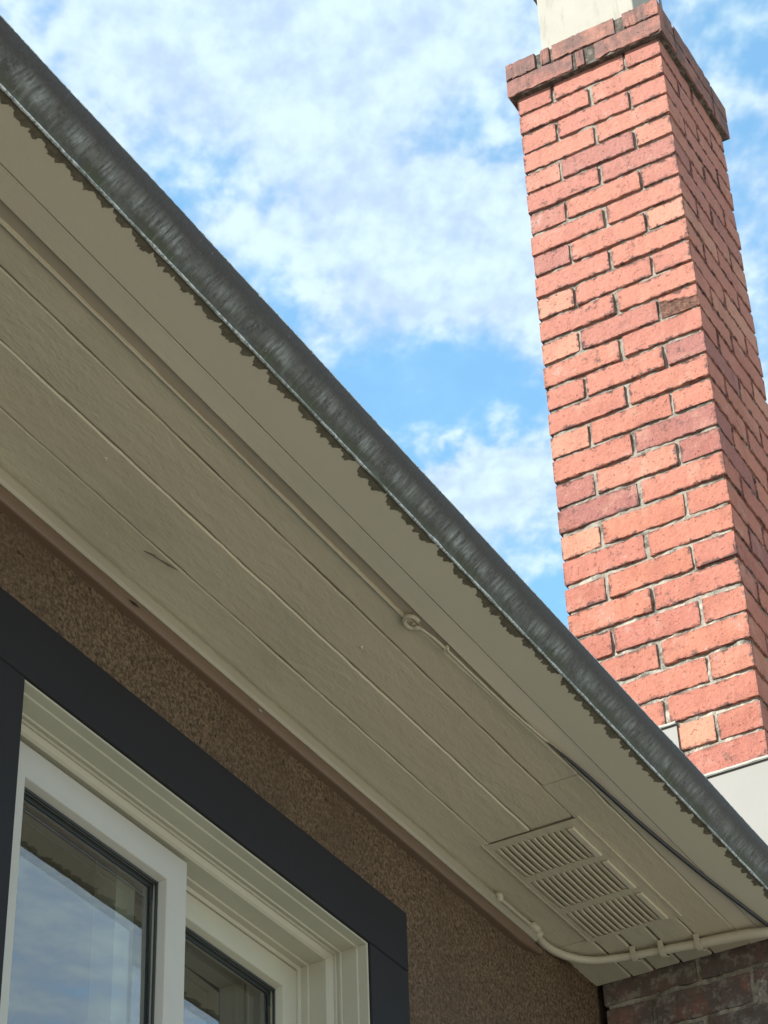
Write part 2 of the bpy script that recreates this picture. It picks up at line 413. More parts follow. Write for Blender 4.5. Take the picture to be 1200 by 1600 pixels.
body = MB()
OX0, OX1, OZ0, OZ1 = WX0-.012, WX1+.012, WZ0-.012, WZ1+.012
def wallbox(x0, x1, z0, z1): body.box(x0, x1, YW+.010, YW+.20, z0, z1)
wallbox(X0, OX0, GZ, 2.15); wallbox(OX1, X1, GZ, 2.15)
wallbox(OX0, OX1, GZ, OZ0); wallbox(OX0, OX1, OZ1, 2.15)
body.box(X0, X0+.2, YW+.20, 9.0, GZ, 2.15); body.box(X1-.2, X1, YW+.20, 9.0, GZ, 2.15); body.box(X0+.2, X1-.2, 8.8, 9.0, GZ, 2.15)
body.build('wall', M_stucco, house)
room = MB()
room.box(X0+.21, X1-.21, YW+.21, 8.79, 2.02, 2.06); room.box(X0+.21, X1-.21, YW+.21, 8.79, -.80, -.76); room.box(X0+.21, X1-.21, 5.2, 5.25, -.76, 2.02)
room.build('room', M_room, house)
# coarse dash render: a finely broken skin over the wall round the window
st = MB(); S = .0045; xa, xb, za, zb = 1.45, 3.955, 1.10, 2.13
nx = int((xb-xa)/S); nz = int((zb-za)/S); idx = {}; vs = []; fs = []
def inside_open(x, z): return OX0-.03 < x < OX1+.03 and z < OZ1+.03
for i in range(nx+1):
    for j in range(nz+1):
        x = xa+i*S; z = za+j*S
        if inside_open(x, z) and inside_open(x-S, z-S) and inside_open(x+S, z): continue
        q = Vector((x*88, 3.1, z*88)); h = noise.noise(q)*.5+noise.noise(q*2.3)*.35
        h += max(0, noise.noise(q*.62+Vector((9, 0, 0))))*.6
        idx[(i, j)] = len(vs); vs.append((x, YW+.002-h*.0032, z))
for i in range(nx):
    for j in range(nz):
        k = [(i, j), (i+1, j), (i+1, j+1), (i, j+1)]
        if all(a in idx for a in k): fs.append([idx[a] for a in k])
st.add(vs, fs); so_ = st.build('stucco_render', M_stucco, house, True); so_['kind'] = 'stuff'

# eave boards (tongue and groove), each its own board
def board(name, ya0, ya1, yb0, yb1, x0, x1, mat, z=ZS, th=.018, seed=1, parent=house, dz=0.0, step=.02, jit=.0013, bend=None, r=.0022):
    """board from x0 to x1; its two long edges run from (ya0,yb0) to (ya1,yb1); edges slightly ragged and rounded"""
    m = MB(); xs = stations(x0, x1, step); n = 6; vs = []; fs = []
    for x in xs:
        t_ = (x-x0)/(x1-x0); a = ya0+(ya1-ya0)*t_; b = yb0+(yb1-yb0)*t_
        ja = noise.noise(Vector((x*14, seed*7.7, 0)))*jit*1.6+noise.noise(Vector((x*60, seed*3.1, 2)))*jit
        jb = noise.noise(Vector((x*14, seed*5.3, 5)))*jit*1.6+noise.noise(Vector((x*60, seed*9.1, 4)))*jit
        a += 0 if not callable(bend) else bend(x)
        zz = z+dz+noise.noise(Vector((x*1.3, seed*2.2, 0)))*.0012
        a += .0002+ja*.7; b -= .0002+jb*.7
        vs += [(x, a, zz+th), (x, a, zz+r), (x, a+r, zz), (x, b-r, zz), (x, b, zz+r), (x, b, zz+th)]
    for i in range(len(xs)-1):
        for j in range(n): fs.append((i*n+j, (i+1)*n+j, (i+1)*n+(j+1) % n, i*n+(j+1) % n))
    fs += [tuple(range(n)), tuple((len(xs)-1)*n+j for j in reversed(range(n)))]
    m.add(vs, fs); return m.build(name, mat, parent)

soffit = MB().box(X0, XC-.006, 1.352, YW+.06, ZS+.0195, ZS+.032).build('soffit', M_dark, house)
BX = XC-.006
XJ = 3.328                                      # boards are cut for the vent here
board('soffit_board', 1.411, 1.411, 1.4615, 1.4615, X0, -.4, M_soffit, seed=1, parent=soffit)
board('soffit_board', 1.411, 1.411, 1.4615, 1.4615, -.398, 3.20, M_soffit, seed=1, parent=soffit, bend=lambda x: -.020*max(0, min(1, (x-2.6)/.55)))
board('soffit_board', 1.3915, 1.391, 1.4635, 1.466, 3.202, BX, M_soffit, seed=1.7, parent=soffit)
for sd_, (ya, yb, dz) in enumerate(((1.4625, 1.5485, .0014), (1.5495, 1.6335, -.0003))):
    board('soffit_board', ya, ya, yb, yb, X0, .62+sd_*.3, M_soffit, seed=3+sd_, parent=soffit, dz=dz)
    board('soffit_board', ya, ya+(.002 if sd_ == 0 else 0), yb, yb, .623+sd_*.3, XJ-.003, M_soffit, seed=5+sd_, parent=soffit, dz=dz)
board('soffit_board', 1.467, 1.470, 1.530, 1.534, 3.765, BX, M_soffit, seed=8, parent=soffit, dz=.0006)
board('soffit_board', 1.535, 1.539, 1.588, 1.592, 3.765, BX, M_soffit, seed=9, parent=soffit, dz=.0016)
board('soffit_board', 1.593, 1.597, 1.6395, 1.643, 3.765, BX, M_soffit, seed=10, parent=soffit, dz=0)
board('soffit_board', 1.6345, 1.6345, YW+.03, YW+.03, X0, 1.1, M_soffit, seed=11, parent=soffit, dz=.0008)
board('soffit_board', 1.6345, 1.6345, YW+.03, YW+.03, 1.103, XJ+.434, M_soffit, seed=12, parent=soffit, dz=.0008)
board('soffit_board', 1.644, 1.646, YW+.03, YW+.03, XJ+.437, BX, M_soffit, seed=13, parent=soffit, dz=.0004)
# shallow recess between the first board and the fascia, closing towards the chimney; its shade is in the paint
rc = MB(); rc.box(X0, 3.25, 1.384, 1.415, ZS+.0060, ZS+.0190); rc.build('recess_board', M_recess_shade, soffit)
# fascia
board('fascia_board', 1.3520, 1.3520, 1.3895, 1.3895, X0, 1.02, M_fascia, z=ZS+.0002, th=.075, seed=21, jit=.0003, r=.0007)
board('fascia_board', 1.3520, 1.3520, 1.3895, 1.3895, 1.022, BX, M_fascia, z=ZS+.0002, th=.075, seed=22, jit=.0003, r=.0007)
# thin rib of paint along the inner edge of the recess is the painted wire (built below)

# mouldings where the eave meets the wall
cove = [(YW+.008, ZS-.0005), (1.7145, ZS-.0005), (1.7065, ZS-.006), (1.7035, ZS-.014), (1.7035, ZS-.0285), (1.7075, ZS-.0335), (YW+.008, ZS-.0335)]
m_ = MB(); xs = stations(X0, 3.655, .05); n = len(cove)
vs = []; fs = []
for x in xs:
    j = noise.noise(Vector((x*3, 1, 1)))*.0016+noise.noise(Vector((x*22, 4, 1)))*.0007
    vs += [(x, p[0]+(j if p[0] < 1.71 else 0), p[1]+(j*.6 if p[1] < ZS-.02 else 0)) for p in cove]
for i in range(len(xs)-1):
    for k in range(n): fs.append((i*n+k, (i+1)*n+k, (i+1)*n+(k+1) % n, i*n+(k+1) % n))
fs += [tuple(range(n)), tuple((len(xs)-1)*n+k for k in reversed(range(n)))]
m_.add(vs, fs).build('cove_moulding', M_cove, house, False)
br = []
for k in range(9):
    a = -math.pi/2+math.pi*k/8
    br.append((1.7095-.0060*math.cos(a), ZS-.0475+.0135*math.sin(a)))
br = [(YW+.008, ZS-.062)]+br+[(YW+.008, ZS-.0340)]
bm_ = MB(); xs = stations(X0, 3.58, .2)+[3.60, 3.62, 3.64, 3.66, 3.675, 3.69]; n = len(br); vs = []; fs = []
for x in xs:
    k_ = max(0.0, min(1.0, (3.695-x)/.10))**.6
    vs += [(x, YW+.008-(YW+.008-p[0])*(.55+.45*k_), ZS-.034-(ZS-.034-p[1])*(.25+.75*k_)) for p in br]
for i in range(len(xs)-1):
    for k in range(n): fs.append((i*n+k, (i+1)*n+k, (i+1)*n+(k+1) % n, i*n+(k+1) % n))
fs += [tuple(range(n)), tuple((len(xs)-1)*n+k for k in reversed(range(n)))]
bm_.add(vs, fs).build('brown_moulding', M_brown, house, False)
for o_, (cx_, ln_) in enumerate(((2.66, .012), (2.30, .03))):
    p_ = MB(); p_.add([(cx_, 1.7008, 2.0462), (cx_+ln_*.5, 1.7004, 2.0448), (cx_+ln_, 1.7009, 2.0462), (cx_+ln_*.6, 1.7006, 2.0490), (cx_+ln_*.5, 1.7040, 2.0470)],
                     [(0, 1, 3), (1, 2, 3), (0, 1, 4), (1, 2, 4), (2, 3, 4), (3, 0, 4)])
    p_.build('paint_chip', M_sash if o_ == 0 else M_dark, house)
# knots of paint and flakes under the boards
for cx_, cy_, r_ in ((2.06, 1.575, .004), (2.665, 1.5105, .003), (3.02, 1.459, .0025), (1.86, 1.70, .002)):
    MB().tube([(cx_, cy_, ZS+.002), (cx_+.001, cy_-.001, ZS-r_*.8)], [r_, r_*.3], 6).build('paint_lump', M_soffit, house)
MB().tube([(2.268, 1.6535, ZS-.0012), (2.285, 1.6465, ZS-.002), (2.300, 1.6455, ZS-.0015), (2.318, 1.641, ZS-.002), (2.335, 1.6385, ZS-.0015)],
          [.0005, .0013, .0008, .0015, .0005], 5).build('peeling_flake', M_scuff, house)

# roof: low slope, notched round the chimney, shingle courses
SL = .33
def rz(y): return 2.166+(y-1.300)*SL
roof = MB()
def slab(x0, x1, y0, y1, lift=0, th=.012):
    roof.add([(x0, y0, rz(y0)+lift), (x1, y0, rz(y0)+lift), (x1, y1, rz(y1)+lift), (x0, y1, rz(y1)+lift),
              (x0, y0, rz(y0)+lift+th), (x1, y0, rz(y0)+lift+th), (x1, y1, rz(y1)+lift+th), (x0, y1, rz(y1)+lift+th)],
             [(0, 3, 2, 1), (4, 5, 6, 7), (0, 1, 5, 4), (1, 2, 6, 5), (2, 3, 7, 6), (3, 0, 4, 7)])
for (a, b, y0) in ((X0-.3, XC-.004, 1.296), (XB+.004, X1+.3, 1.296), (XC-.004, XB+.004, YL+.004)):
    slab(a, b, y0, 5.4)
roof.add([(X0-.3, 5.4, rz(5.4)), (X1+.3, 5.4, rz(5.4)), (X1+.3, 9.4, rz(5.4)-4*SL), (X0-.3, 9.4, rz(5.4)-4*SL),
          (X0-.3, 5.4, rz(5.4)+.012), (X1+.3, 5.4, rz(5.4)+.012), (X1+.3, 9.4, rz(5.4)-4*SL+.012), (X0-.3, 9.4, rz(5.4)-4*SL+.012)],
         [(0, 3, 2, 1), (4, 5, 6, 7), (0, 1, 5, 4), (1, 2, 6, 5), (2, 3, 7, 6), (3, 0, 4, 7)])
rf = roof.build('roof', M_roof, house)
sh = MB(); y = 1.297; k = 0
while y < 5.3:
    for a, b in (((X0-.3, XC-.05), (XB+.05, X1+.3)) if y < 1.8 else ((X0-.3, X1+.3),)):
        sh.add([(a, y, rz(y)+.020), (b, y, rz(y)+.020), (b, y+.15, rz(y+.15)+.0125), (a, y+.15, rz(y+.15)+.0125), (a, y, rz(y)+.0125), (b, y, rz(y)+.0125)],
               [(0, 1, 2, 3), (4, 5, 1, 0), (4, 0, 3), (5, 2, 1)])
    y += .145
s_ = sh.build('shingle_course', M_roof, rf); s_['kind'] = 'stuff'
# gable ends and the soffit's closing behind the chimney
for gx in (X0, X1-.2):
    gb = MB()
    gb.add([(gx, YW, 2.15), (gx, 9.0, 2.15), (gx, 5.4, rz(5.4)-.01), (gx+.2, YW, 2.15), (gx+.2, 9.0, 2.15), (gx+.2, 5.4, rz(5.4)-.01)],
           [(0, 2, 1), (3, 4, 5), (0, 1, 4, 3), (1, 2, 5, 4), (2, 0, 3, 5)])
    gb.build('gable', M_stucco, house)
MB().box(XB+.006, X1, 1.392, YW+.06, ZS, ZS+.03).build('soffit_board', M_soffit, soffit)
MB().box(XB+.006, X1, 1.352, 1.390, ZS-.004, ZS+.07).build('fascia_board', M_fascia, house)

# ------------------------------------------------------------------ gutter
gut = thing('gutter', (1.5, 1.30, ZS), 'long grimy galvanised gutter with algae-stained underside, running along the eave edge', 'gutter')
GX1 = 3.952
# visible face profile (y, z), from the drip edge up to the rolled lip: it leans out as it rises
face = [(1.2735, 2.0985), (1.2725, 2.1025), (1.2690, 2.1085), (1.2640, 2.1150), (1.2585, 2.1215), (1.2530, 2.1275),
        (1.2480, 2.1335), (1.2440, 2.1395), (1.2415, 2.1455), (1.2402, 2.1510)]
for gx0, gx1 in ((X0-.3, GX1), (XB+.008, X1+.3)):
    xs = stations(gx0, gx1, .06); me = bpy.data.meshes.new('gutter_face'); vs = []; fs = []; uvs = []
    n = len(face); acc = [0]
    for a, b in zip(face, face[1:]): acc.append(acc[-1]+math.dist(a, b))
    def wob(x): return noise.noise(Vector((x*.9, 7, 0)))*.0022+noise.noise(Vector((x*3.7, 2, 0)))*.0009
    for x in xs: vs += [(x, p[0]-wob(x)*acc[i]/acc[-1], p[1]+wob(x)*1.2*acc[i]/acc[-1]) for i, p in enumerate(face)]
    for i in range(len(xs)-1):
        for j in range(n-1):
            fs.append((i*n+j, (i+1)*n+j, (i+1)*n+j+1, i*n+j+1))
            uvs += [(xs[i], acc[j]), (xs[i+1], acc[j]), (xs[i+1], acc[j+1]), (xs[i], acc[j+1])]
    me.from_pydata(vs, [], fs); uvl = me.uv_layers.new(name='UVMap')
    for li, c in enumerate(uvs): uvl.data[li].uv = c
    me.materials.append(M_gface); me.polygons.foreach_set('use_smooth', [True]*len(fs)); me.update()
    link('gutter_face', me, gut)
    MB().box(gx0, gx1, 1.2745, 1.3497, ZS-.0006, ZS+.0009).build('gutter_bottom', M_gbottom, gut)
    MB().box(gx0, gx1, 1.3490, 1.3508, ZS+.0025, ZS+.070).build('gutter_back', M_gface, gut)
    xs2 = stations(gx0, gx1, .012)
    MB().tube([(x, 1.2742+noise.noise(Vector((x*40, 0, 0)))*.0006, ZS-.0002+noise.noise(Vector((x*55, 3, 0)))*.0006) for x in xs2],
              [.0024+noise.noise(Vector((x*30, 5, 0)))*.0012 for x in xs2], 7).build('drip_edge', M_lip, gut)
    xs3 = stations(max(gx0, 1.2), gx1, .005) if gx0 < 1.2 else xs
    if gx0 < 1.2: xs3 = stations(gx0, 1.19, .06)+xs3
    MB().tube([(x, 1.2432-wob(x)*.9+noise.noise(Vector((x*70, 3, 0)))*.0004, 2.1520+wob(x)*1.2) for x in xs3],
              [.0030*(1+.30*noise.noise(Vector((x*110, 0, 1)))) for x in xs3], 9).build('rolled_lip', M_lip, gut)
    for ex in (gx0, gx1-.0015):
        MB().prism([(1.3490, ZS+.002)]+[(p[0]+.001, p[1]+.001) for p in face]+[(1.3490, 2.150)], [ex, ex+.0015]).build('end_cap', M_gface, gut)

# ------------------------------------------------------------------ chimney
chim = thing('chimney', ((XC+XB)/2, (YR+YL)/2, GZ), 'square red brick chimney with corbelled crown and cream flue beyond the eave', 'chimney')
PITCH = .0739; JT = .0105; VJ = .0125; BL = (YL-YR-VJ)/2; BH = PITCH-JT; BD = .098

def brick_mesh(L, D, H, seed, rough=1.0, n=14):
    r = random.Random(seed); vs = []; fs = []; b = .0016
    ring = [(-D/2+b, -H/2), (D/2-b, -H/2), (D/2, -H/2+b), (D/2, H/2-b), (D/2-b, H/2), (-D/2+b, H/2), (-D/2, H/2-b), (-D/2, -H/2+b)]
    for i in range(n+1):
        x = -L/2+L*i/n; e = .0015 if i in (0, n) else 0
        for (y, z) in ring:
            jx = r.uniform(-1, 1)*.0010*rough; jy = r.uniform(-1, 1)*.0006*rough; jz = r.uniform(-1, 1)*.0010*rough
            if r.random() < .09*rough: jz -= math.copysign(r.uniform(.001, .0042)*rough, z); jy -= math.copysign(.0012*rough, y)
            vs.append((x+jx, y*(1-e*4)+jy, z*(1-e*6)+jz))
    for i in range(n):
        for j in range(8): fs.append((i*8+j, (i+1)*8+j, (i+1)*8+(j+1) % 8, i*8+(j+1) % 8))
    fs += [tuple(range(8)), tuple(n*8+j for j in reversed(range(8)))]
    return MB().add(vs, fs).mesh('brick', M_brick)
FULL = [brick_mesh(BL, BD, BH, 100+i) for i in range(14)]

bricks = []
def place(me, x, y, z, rz_):
    j = RND.uniform
    o = link('brick', me, chim, (x+j(-.0012, .0012), y+j(-.0012, .0012), z+j(-.001, .001)), rz_+j(-.008, .008))
    if RND.random() < .5: o.rotation_euler.y = math.pi
    if RND.random() < .5: o.rotation_euler.z += math.pi
    bricks.append(o); return o

def course(k, prt=place):
    zb = 4.637-PITCH*k+JT/2; z = zb+BH/2; off = (BL+VJ)/2
    cy = (YR+YL)/2; cx = (XC+XB)/2
    if k % 2:     # two stretchers on front and back, one between them on the sides
        for s in (-1, 1):
            prt(RND.choice(FULL), XC+BD/2, cy+s*off, z, math.pi/2); prt(RND.choice(FULL), XB-BD/2, cy+s*off, z, math.pi/2)
        prt(RND.choice(FULL), cx, YR+BD/2, z, 0); prt(RND.choice(FULL), cx, YL-BD/2, z, 0)
    else:
        for s in (-1, 1):
            prt(RND.choice(FULL), cx+s*off, YR+BD/2, z, 0); prt(RND.choice(FULL), cx+s*off, YL-BD/2, z, 0)
        prt(RND.choice(FULL), XC+BD/2, cy, z, math.pi/2); prt(RND.choice(FULL), XB-BD/2, cy, z, math.pi/2)
SPALL_K = 12
for k in range(37): course(k)
# the spalled brick at the outer corner of the thirteenth course: its face has broken away
zsp = 4.637-PITCH*SPALL_K+JT/2+BH/2
for o in list(bricks):
    if abs(o.location.z-zsp) < .01 and o.location.y < YR+.08 and o.location.x < XC+.15:
        loc = o.location.copy(); bricks.remove(o); bpy.data.objects.remove(o)
        vs = []; fs = []; N = 16; rr = random.Random(4)
        # a brick lying along x whose end (towards the camera) is eaten back along its lower part
        def depth(u, v):                       # u along y 0..1, v up 0..1
            edge = .78-.35*u+.10*noise.noise(Vector((u*6, 1, 0)))+.05*noise.noise(Vector((u*19, 3, 0)))
            if v < edge: return .0034+.0016*noise.noise(Vector((u*9, v*9, 2)))+.0014*noise.noise(Vector((u*25, v*25, 2)))
            return .0008*noise.noise(Vector((u*20, v*20, 9)))
        grid = {}
        for a in range(N+1):
            for b in range(N+1):
                u, v = a/N, b/N
                # mirrored so the intact part is the upper outer corner
                grid[a, b] = len(vs); vs.append((XC+max(0, depth(1-u, v)), YR+BD*u, zsp-BH/2+BH*v))
        for a in range(N):
            for b in range(N): fs.append((grid[a, b], grid[a, b+1], grid[a+1, b+1], grid[a+1, b]))
        bk = len(vs)
        vs += [(XC+BL, YR, zsp-BH/2), (XC+BL, YR+BD, zsp-BH/2), (XC+BL, YR+BD, zsp+BH/2), (XC+BL, YR, zsp+BH/2)]
        fs += [tuple([grid[a, 0] for a in range(N+1)]+[bk+1, bk]), tuple([grid[a, N] for a in reversed(range(N+1))]+[bk+3, bk+2]),
               tuple([grid[0, b] for b in reversed(range(N+1))]+[bk, bk+3]), tuple([grid[N, b] for b in range(N+1)]+[bk+2, bk+1]), (bk, bk+1, bk+2, bk+3)]
        ce = Vector((XC+BL/2, YR+BD/2, zsp)); vs = [tuple(Vector(q)-ce) for q in vs]
        sp = link('brick', MB().add(vs, fs).mesh('brick', M_brick), chim, tuple(ce)); sp.data.materials.append(M_spall)
        for pf in sp.data.polygons:
            if len(pf.vertices) == 4 and all(-.001 < sp.data.vertices[q].co.x+BL/2 < .02 for q in pf.vertices) and max(sp.data.vertices[q].co.x+BL/2 for q in pf.vertices) > .0016: pf.material_index = 1
        sp['label'] = 'spalled brick with its broken face showing'
        break
# corbelled crown: two courses standing out about 2 cm, with broken closers
CX0, CX1, CY0, CY1 = XC-.019, XB+.019, YR-.018, YL+.018
def crown_course(z0, h, segs, proud, seed):
    """segs: lengths along the side as fractions, on the camera side; y measured from the house side outward"""
    W = CY1-CY0; ms = []
    for i, (a, b) in enumerate(segs):
        ya = CY1-a*W; yb = CY1-b*W
        me = brick_mesh(abs(ya-yb), BD, h, seed+i, 1.6)
        link('brick', me, chim, (CX0-proud+BD/2, (ya+yb)/2, z0+h/2), math.pi/2+RND.uniform(-.01, .01))
        me2 = brick_mesh(abs(ya-yb), BD, h, seed+20+i, 1.4)
        link('brick', me2, chim, (CX1+proud-BD/2, (ya+yb)/2, z0+h/2), math.pi/2)
    inner = CX1-CX0-2*BD-2*JT
    for j_ in range(1):
        for yy in (CY0-proud+BD/2, CY1+proud-BD/2):
            me3 = brick_mesh(inner, BD, h, seed+40+int(yy*10), 1.3)
            link('brick', me3, chim, ((CX0+CX1)/2, yy, z0+h/2), RND.uniform(-.01, .01))
crown_course(4.7035, .0600, ((0, .425), (.455, .505), (.575, 1.0)), 0.0, 300)
crown_course(4.7690, .0590, ((0, .195), (.235, .29), (.31, .715), (.775, 1.0)), .001, 400)

# mortar core with rough, partly washed-out joints
def mortar_face(m, origin, uax, vax, nax, ul, vl, step=.0085, base=0.0):
    nu = int(ul/step); nv = int(vl/step); vs = []; fs = []
    for i in range(nu+1):
        for j in range(nv+1):
            p = origin+uax*(ul*i/nu)+vax*(vl*j/nv)
            low = min(1, max(0, (3.7-p.z)/1.0))
            h = noise.noise(p*22)*.0042+noise.noise(p*75)*.0028+low*(.0016+noise.noise(p*9)*.0024)
            if i in (0, nu) or j in (0, nv): h = 0
            vs.append((p+nax*min(h, .0062))[:])
    for i in range(nu):
        for j in range(nv): fs.append((i*(nv+1)+j, (i+1)*(nv+1)+j, (i+1)*(nv+1)+j+1, i*(nv+1)+j+1))
    m.add(vs, fs)
core = MB(); I = .0068; z0, z1 = 1.80, 4.700
A = Vector((XC+I, YL-I, z0)); B = Vector((XC+I, YR+I, z0)); C_ = Vector((XB-I, YR+I, z0)); D_ = Vector((XB-I, YL-I, z0))
Zv = Vector((0, 0, 1))
mortar_face(core, A, Vector((0, -1, 0)), Zv, Vector((-1, 0, 0)), YL-YR-2*I, z1-z0)
mortar_face(core, B, Vector((1, 0, 0)), Zv, Vector((0, -1, 0)), XB-XC-2*I, z1-z0)
core.add([C_, D_, D_+Zv*(z1-z0), C_+Zv*(z1-z0)], [(0, 1, 2, 3)])
core.add([D_, A, A+Zv*(z1-z0), D_+Zv*(z1-z0)], [(0, 1, 2, 3)])
co = core.build('mortar', M_mortar, chim); co['kind'] = 'stuff'
MB().box(CX0+.0045, CX1-.0045, CY0+.0045, CY1-.0045, 4.7005, 4.822).build('mortar', M_mortar, chim)
# lower brickwork, out of sight below the eave, one mass
low = MB(); k = 37
while True:
    zb = 4.637-PITCH*k+JT/2
    if zb < GZ+.01: break
    off = (BL+VJ)/2; cy = (YR+YL)/2; cx = (XC+XB)/2
    hx = BL/2; hd = BD/2
    if k % 2:
        L_ = [(XC+hd, cy-off, 1), (XC+hd, cy+off, 1), (XB-hd, cy-off, 1), (XB-hd, cy+off, 1), (cx, YR+hd, 0), (cx, YL-hd, 0)]
    else:
        L_ = [(cx-off, YR+hd, 0), (cx+off, YR+hd, 0), (cx-off, YL-hd, 0), (cx+off, YL-hd, 0), (XC+hd, cy, 1), (XB-hd, cy, 1)]
    for (x, y, r) in L_:
        a, b = (hd, hx) if r else (hx, hd)
        low.box(x-a, x+a, y-b, y+b, zb, zb+BH)
    k += 1
l_ = low.build('brickwork', M_brick, chim); l_['kind'] = 'stuff'
MB().box(XC+I, XB-I, YR+I, YL-I, GZ, 1.7995).build('mortar', M_mortar, chim)
# mortar fillet on top, flue liner and rain cap
fl = MB(); a0, a1, b0, b1 = CX0+.02, CX1-.02, CY0+.02, CY1-.02; f0, f1, h0, h1 = 4.025, 4.325, 1.372, 1.652
fl.add([(a0, b0, 4.824), (a1, b0, 4.824), (a1, b1, 4.824), (a0, b1, 4.824), (f0-.005, h0-.005, 4.862), (f1+.005, h0-.005, 4.862), (f1+.005, h1+.005, 4.862), (f0-.005, h1+.005, 4.862)],
       [(0, 1, 5, 4), (1, 2, 6, 5), (2, 3, 7, 6), (3, 0, 4, 7), (4, 5, 6, 7), (3, 2, 1, 0)])
fl.build('crown_fillet', M_mortar, chim)
fu = MB(); tw = .022
fu.bbox(f0, f0+tw, h0, h1, 4.80, 5.17, .003); fu.bbox(f1-tw, f1, h0, h1, 4.80, 5.17, .003)
fu.box(f0+tw+.0003, f1-tw-.0003, h0+.001, h0+tw, 4.80, 5.168); fu.box(f0+tw+.0003, f1-tw-.0003, h1-tw, h1-.001, 4.80, 5.168)
flue = fu.build('flue', M_flue, chim)
cp = MB(); cp.bbox(f0-.05, f1+.010, 1.362+.012, 1.712, 5.30, 5.312, .002)
for lx in (f0+.015, f1-.015):
    for ly in (h0+.015, h1-.015): cp.box(lx-.008, lx+.008, ly-.0015, ly+.0015, 5.15, 5.301)
cp.build('rain_cap', M_capmetal, flue)
# stepped flashing against the roof: each step laps two courses
FX = XC-.0035
def step_plate(y0, y1, zt, dx):
    zb0, zb1 = rz(y0)-.02, rz(y1)-.02
    x = FX-dx; m = MB()
    m.add([(x, y0, zb0), (x, y1, zb1), (x, y1, zt), (x, y0, zt), (x-.0015, y0, zb0), (x-.0015, y1, zb1), (x-.0015, y1, zt), (x-.0015, y0, zt)],
          [(0, 1, 2, 3), (7, 6, 5, 4), (0, 4, 5, 1), (1, 5, 6, 2), (2, 6, 7, 3), (3, 7, 4, 0)])
    m.add([(XC+.004, y0, zt+.0025), (XC+.004, y1, zt+.0025), (x-.0015, y1, zt), (x-.0015, y0, zt), (x-.006, y0, zt-.004), (x-.006, y1, zt-.004)],
          [(0, 1, 2, 3), (3, 2, 5, 4)])
    o = m.build('flashing', M_flash, chim)
    MB().tube([(XC-.0015, y, zt+.0035+noise.noise(Vector((y*60, zt, 0)))*.0015) for y in stations(y0+.002, y1-.002, .012)],
              [.0050+noise.noise(Vector((i*.9, zt, 4)))*.0012 for i in range(len(stations(y0+.002, y1-.002, .012)))], 7).build('sealant', M_caulk, chim)
    return o
step_plate(YR-.006, 1.4835, 2.4925, 0.0)
step_plate(1.4840, 1.62, 2.6400, .0005)
step_plate(1.6205, YL+.006, 2.7140, .001)
MB().box(XC-.003, XB+.003, YR-.0065, YR-.003, 2.20, 2.4925).build('flashing', M_flash, chim)

# ------------------------------------------------------------------ window
win = thing('window', ((WX0+WX1)/2, YW, WZ0), 'cream sliding window framed by dark navy trim boards, on the stucco wall under the eave', 'window')
TY0, TY1 = 1.700, 1.7255; TW = .118
ox0, ox1, oz1, oz0 = WX0-TW, 3.128, 1.889, WZ0-TW
tb = MB(); tb.bbox(ox0, ox1, TY0, TY1, WZ1, oz1, .0015); tb.build('trim_board', M_black, win)
tb = MB(); tb.bbox(ox0, WX0, TY0+.0008, TY1, WZ0, WZ1-.0006, .0015); tb.build('trim_board', M_black, win)
tb = MB(); tb.bbox(WX1, ox1, TY0+.0008, TY1, WZ0, WZ1-.0006, .0015); tb.build('trim_board', M_black, win)
tb = MB(); tb.bbox(ox0, ox1, TY0, TY1, oz0, WZ0-.0006, .0015); tb.build('trim_board', M_black, win)
# frame: one stepped profile (distance in from the opening edge, depth y) used for head, jambs and sill
PF = [(0.0, 1.7045), (.0014, 1.7045), (.0024, 1.7060), (.0024, 1.7220), (.0044, 1.7240), (.0048, 1.7520), (.0070, 1.7532), (.0070, 1.7570), (.0052, 1.7582), (.0052, 1.7606),
      (.0086, 1.7622), (.0086, 1.7660), (.0160, 1.7700), (.0190, 1.7740), (.0190, 1.8060), (.0215, 1.8075), (.0215, 1.8200), (.0265, 1.8230), (.0265, 1.8650), (0.0, 1.8650)]
def member(a, b):
    """frame member between corner a and b of the opening (x,z), mitred; a->b runs clockwise seen from outside"""
    m = MB(); ax, az = a; bx, bz = b; cx, cz = (WX0+WX1)/2, (WZ0+WZ1)/2
    sgx = lambda x: 1 if x < cx else -1
    sgz = lambda z: 1 if z < cz else -1
    n = len(PF); vs = [(ax+sgx(ax)*i, y, az+sgz(az)*i) for i, y in PF]+[(bx+sgx(bx)*i, y, bz+sgz(bz)*i) for i, y in PF]
    fs = [(j, n+j, n+(j+1) % n, (j+1) % n) for j in range(n)]+[tuple(range(n)), tuple(n+j for j in reversed(range(n)))]
    return m.add(vs, fs).build('frame', M_cream, win)
e_ = .0008
member((WX0+e_, WZ1-e_), (WX1-e_, WZ1-e_)); member((WX1-e_, WZ1-e_), (WX1-e_, WZ0+e_))
member((WX1-e_, WZ0+e_), (WX0+e_, WZ0+e_)); member((WX0+e_, WZ0+e_), (WX0+e_, WZ1-e_))

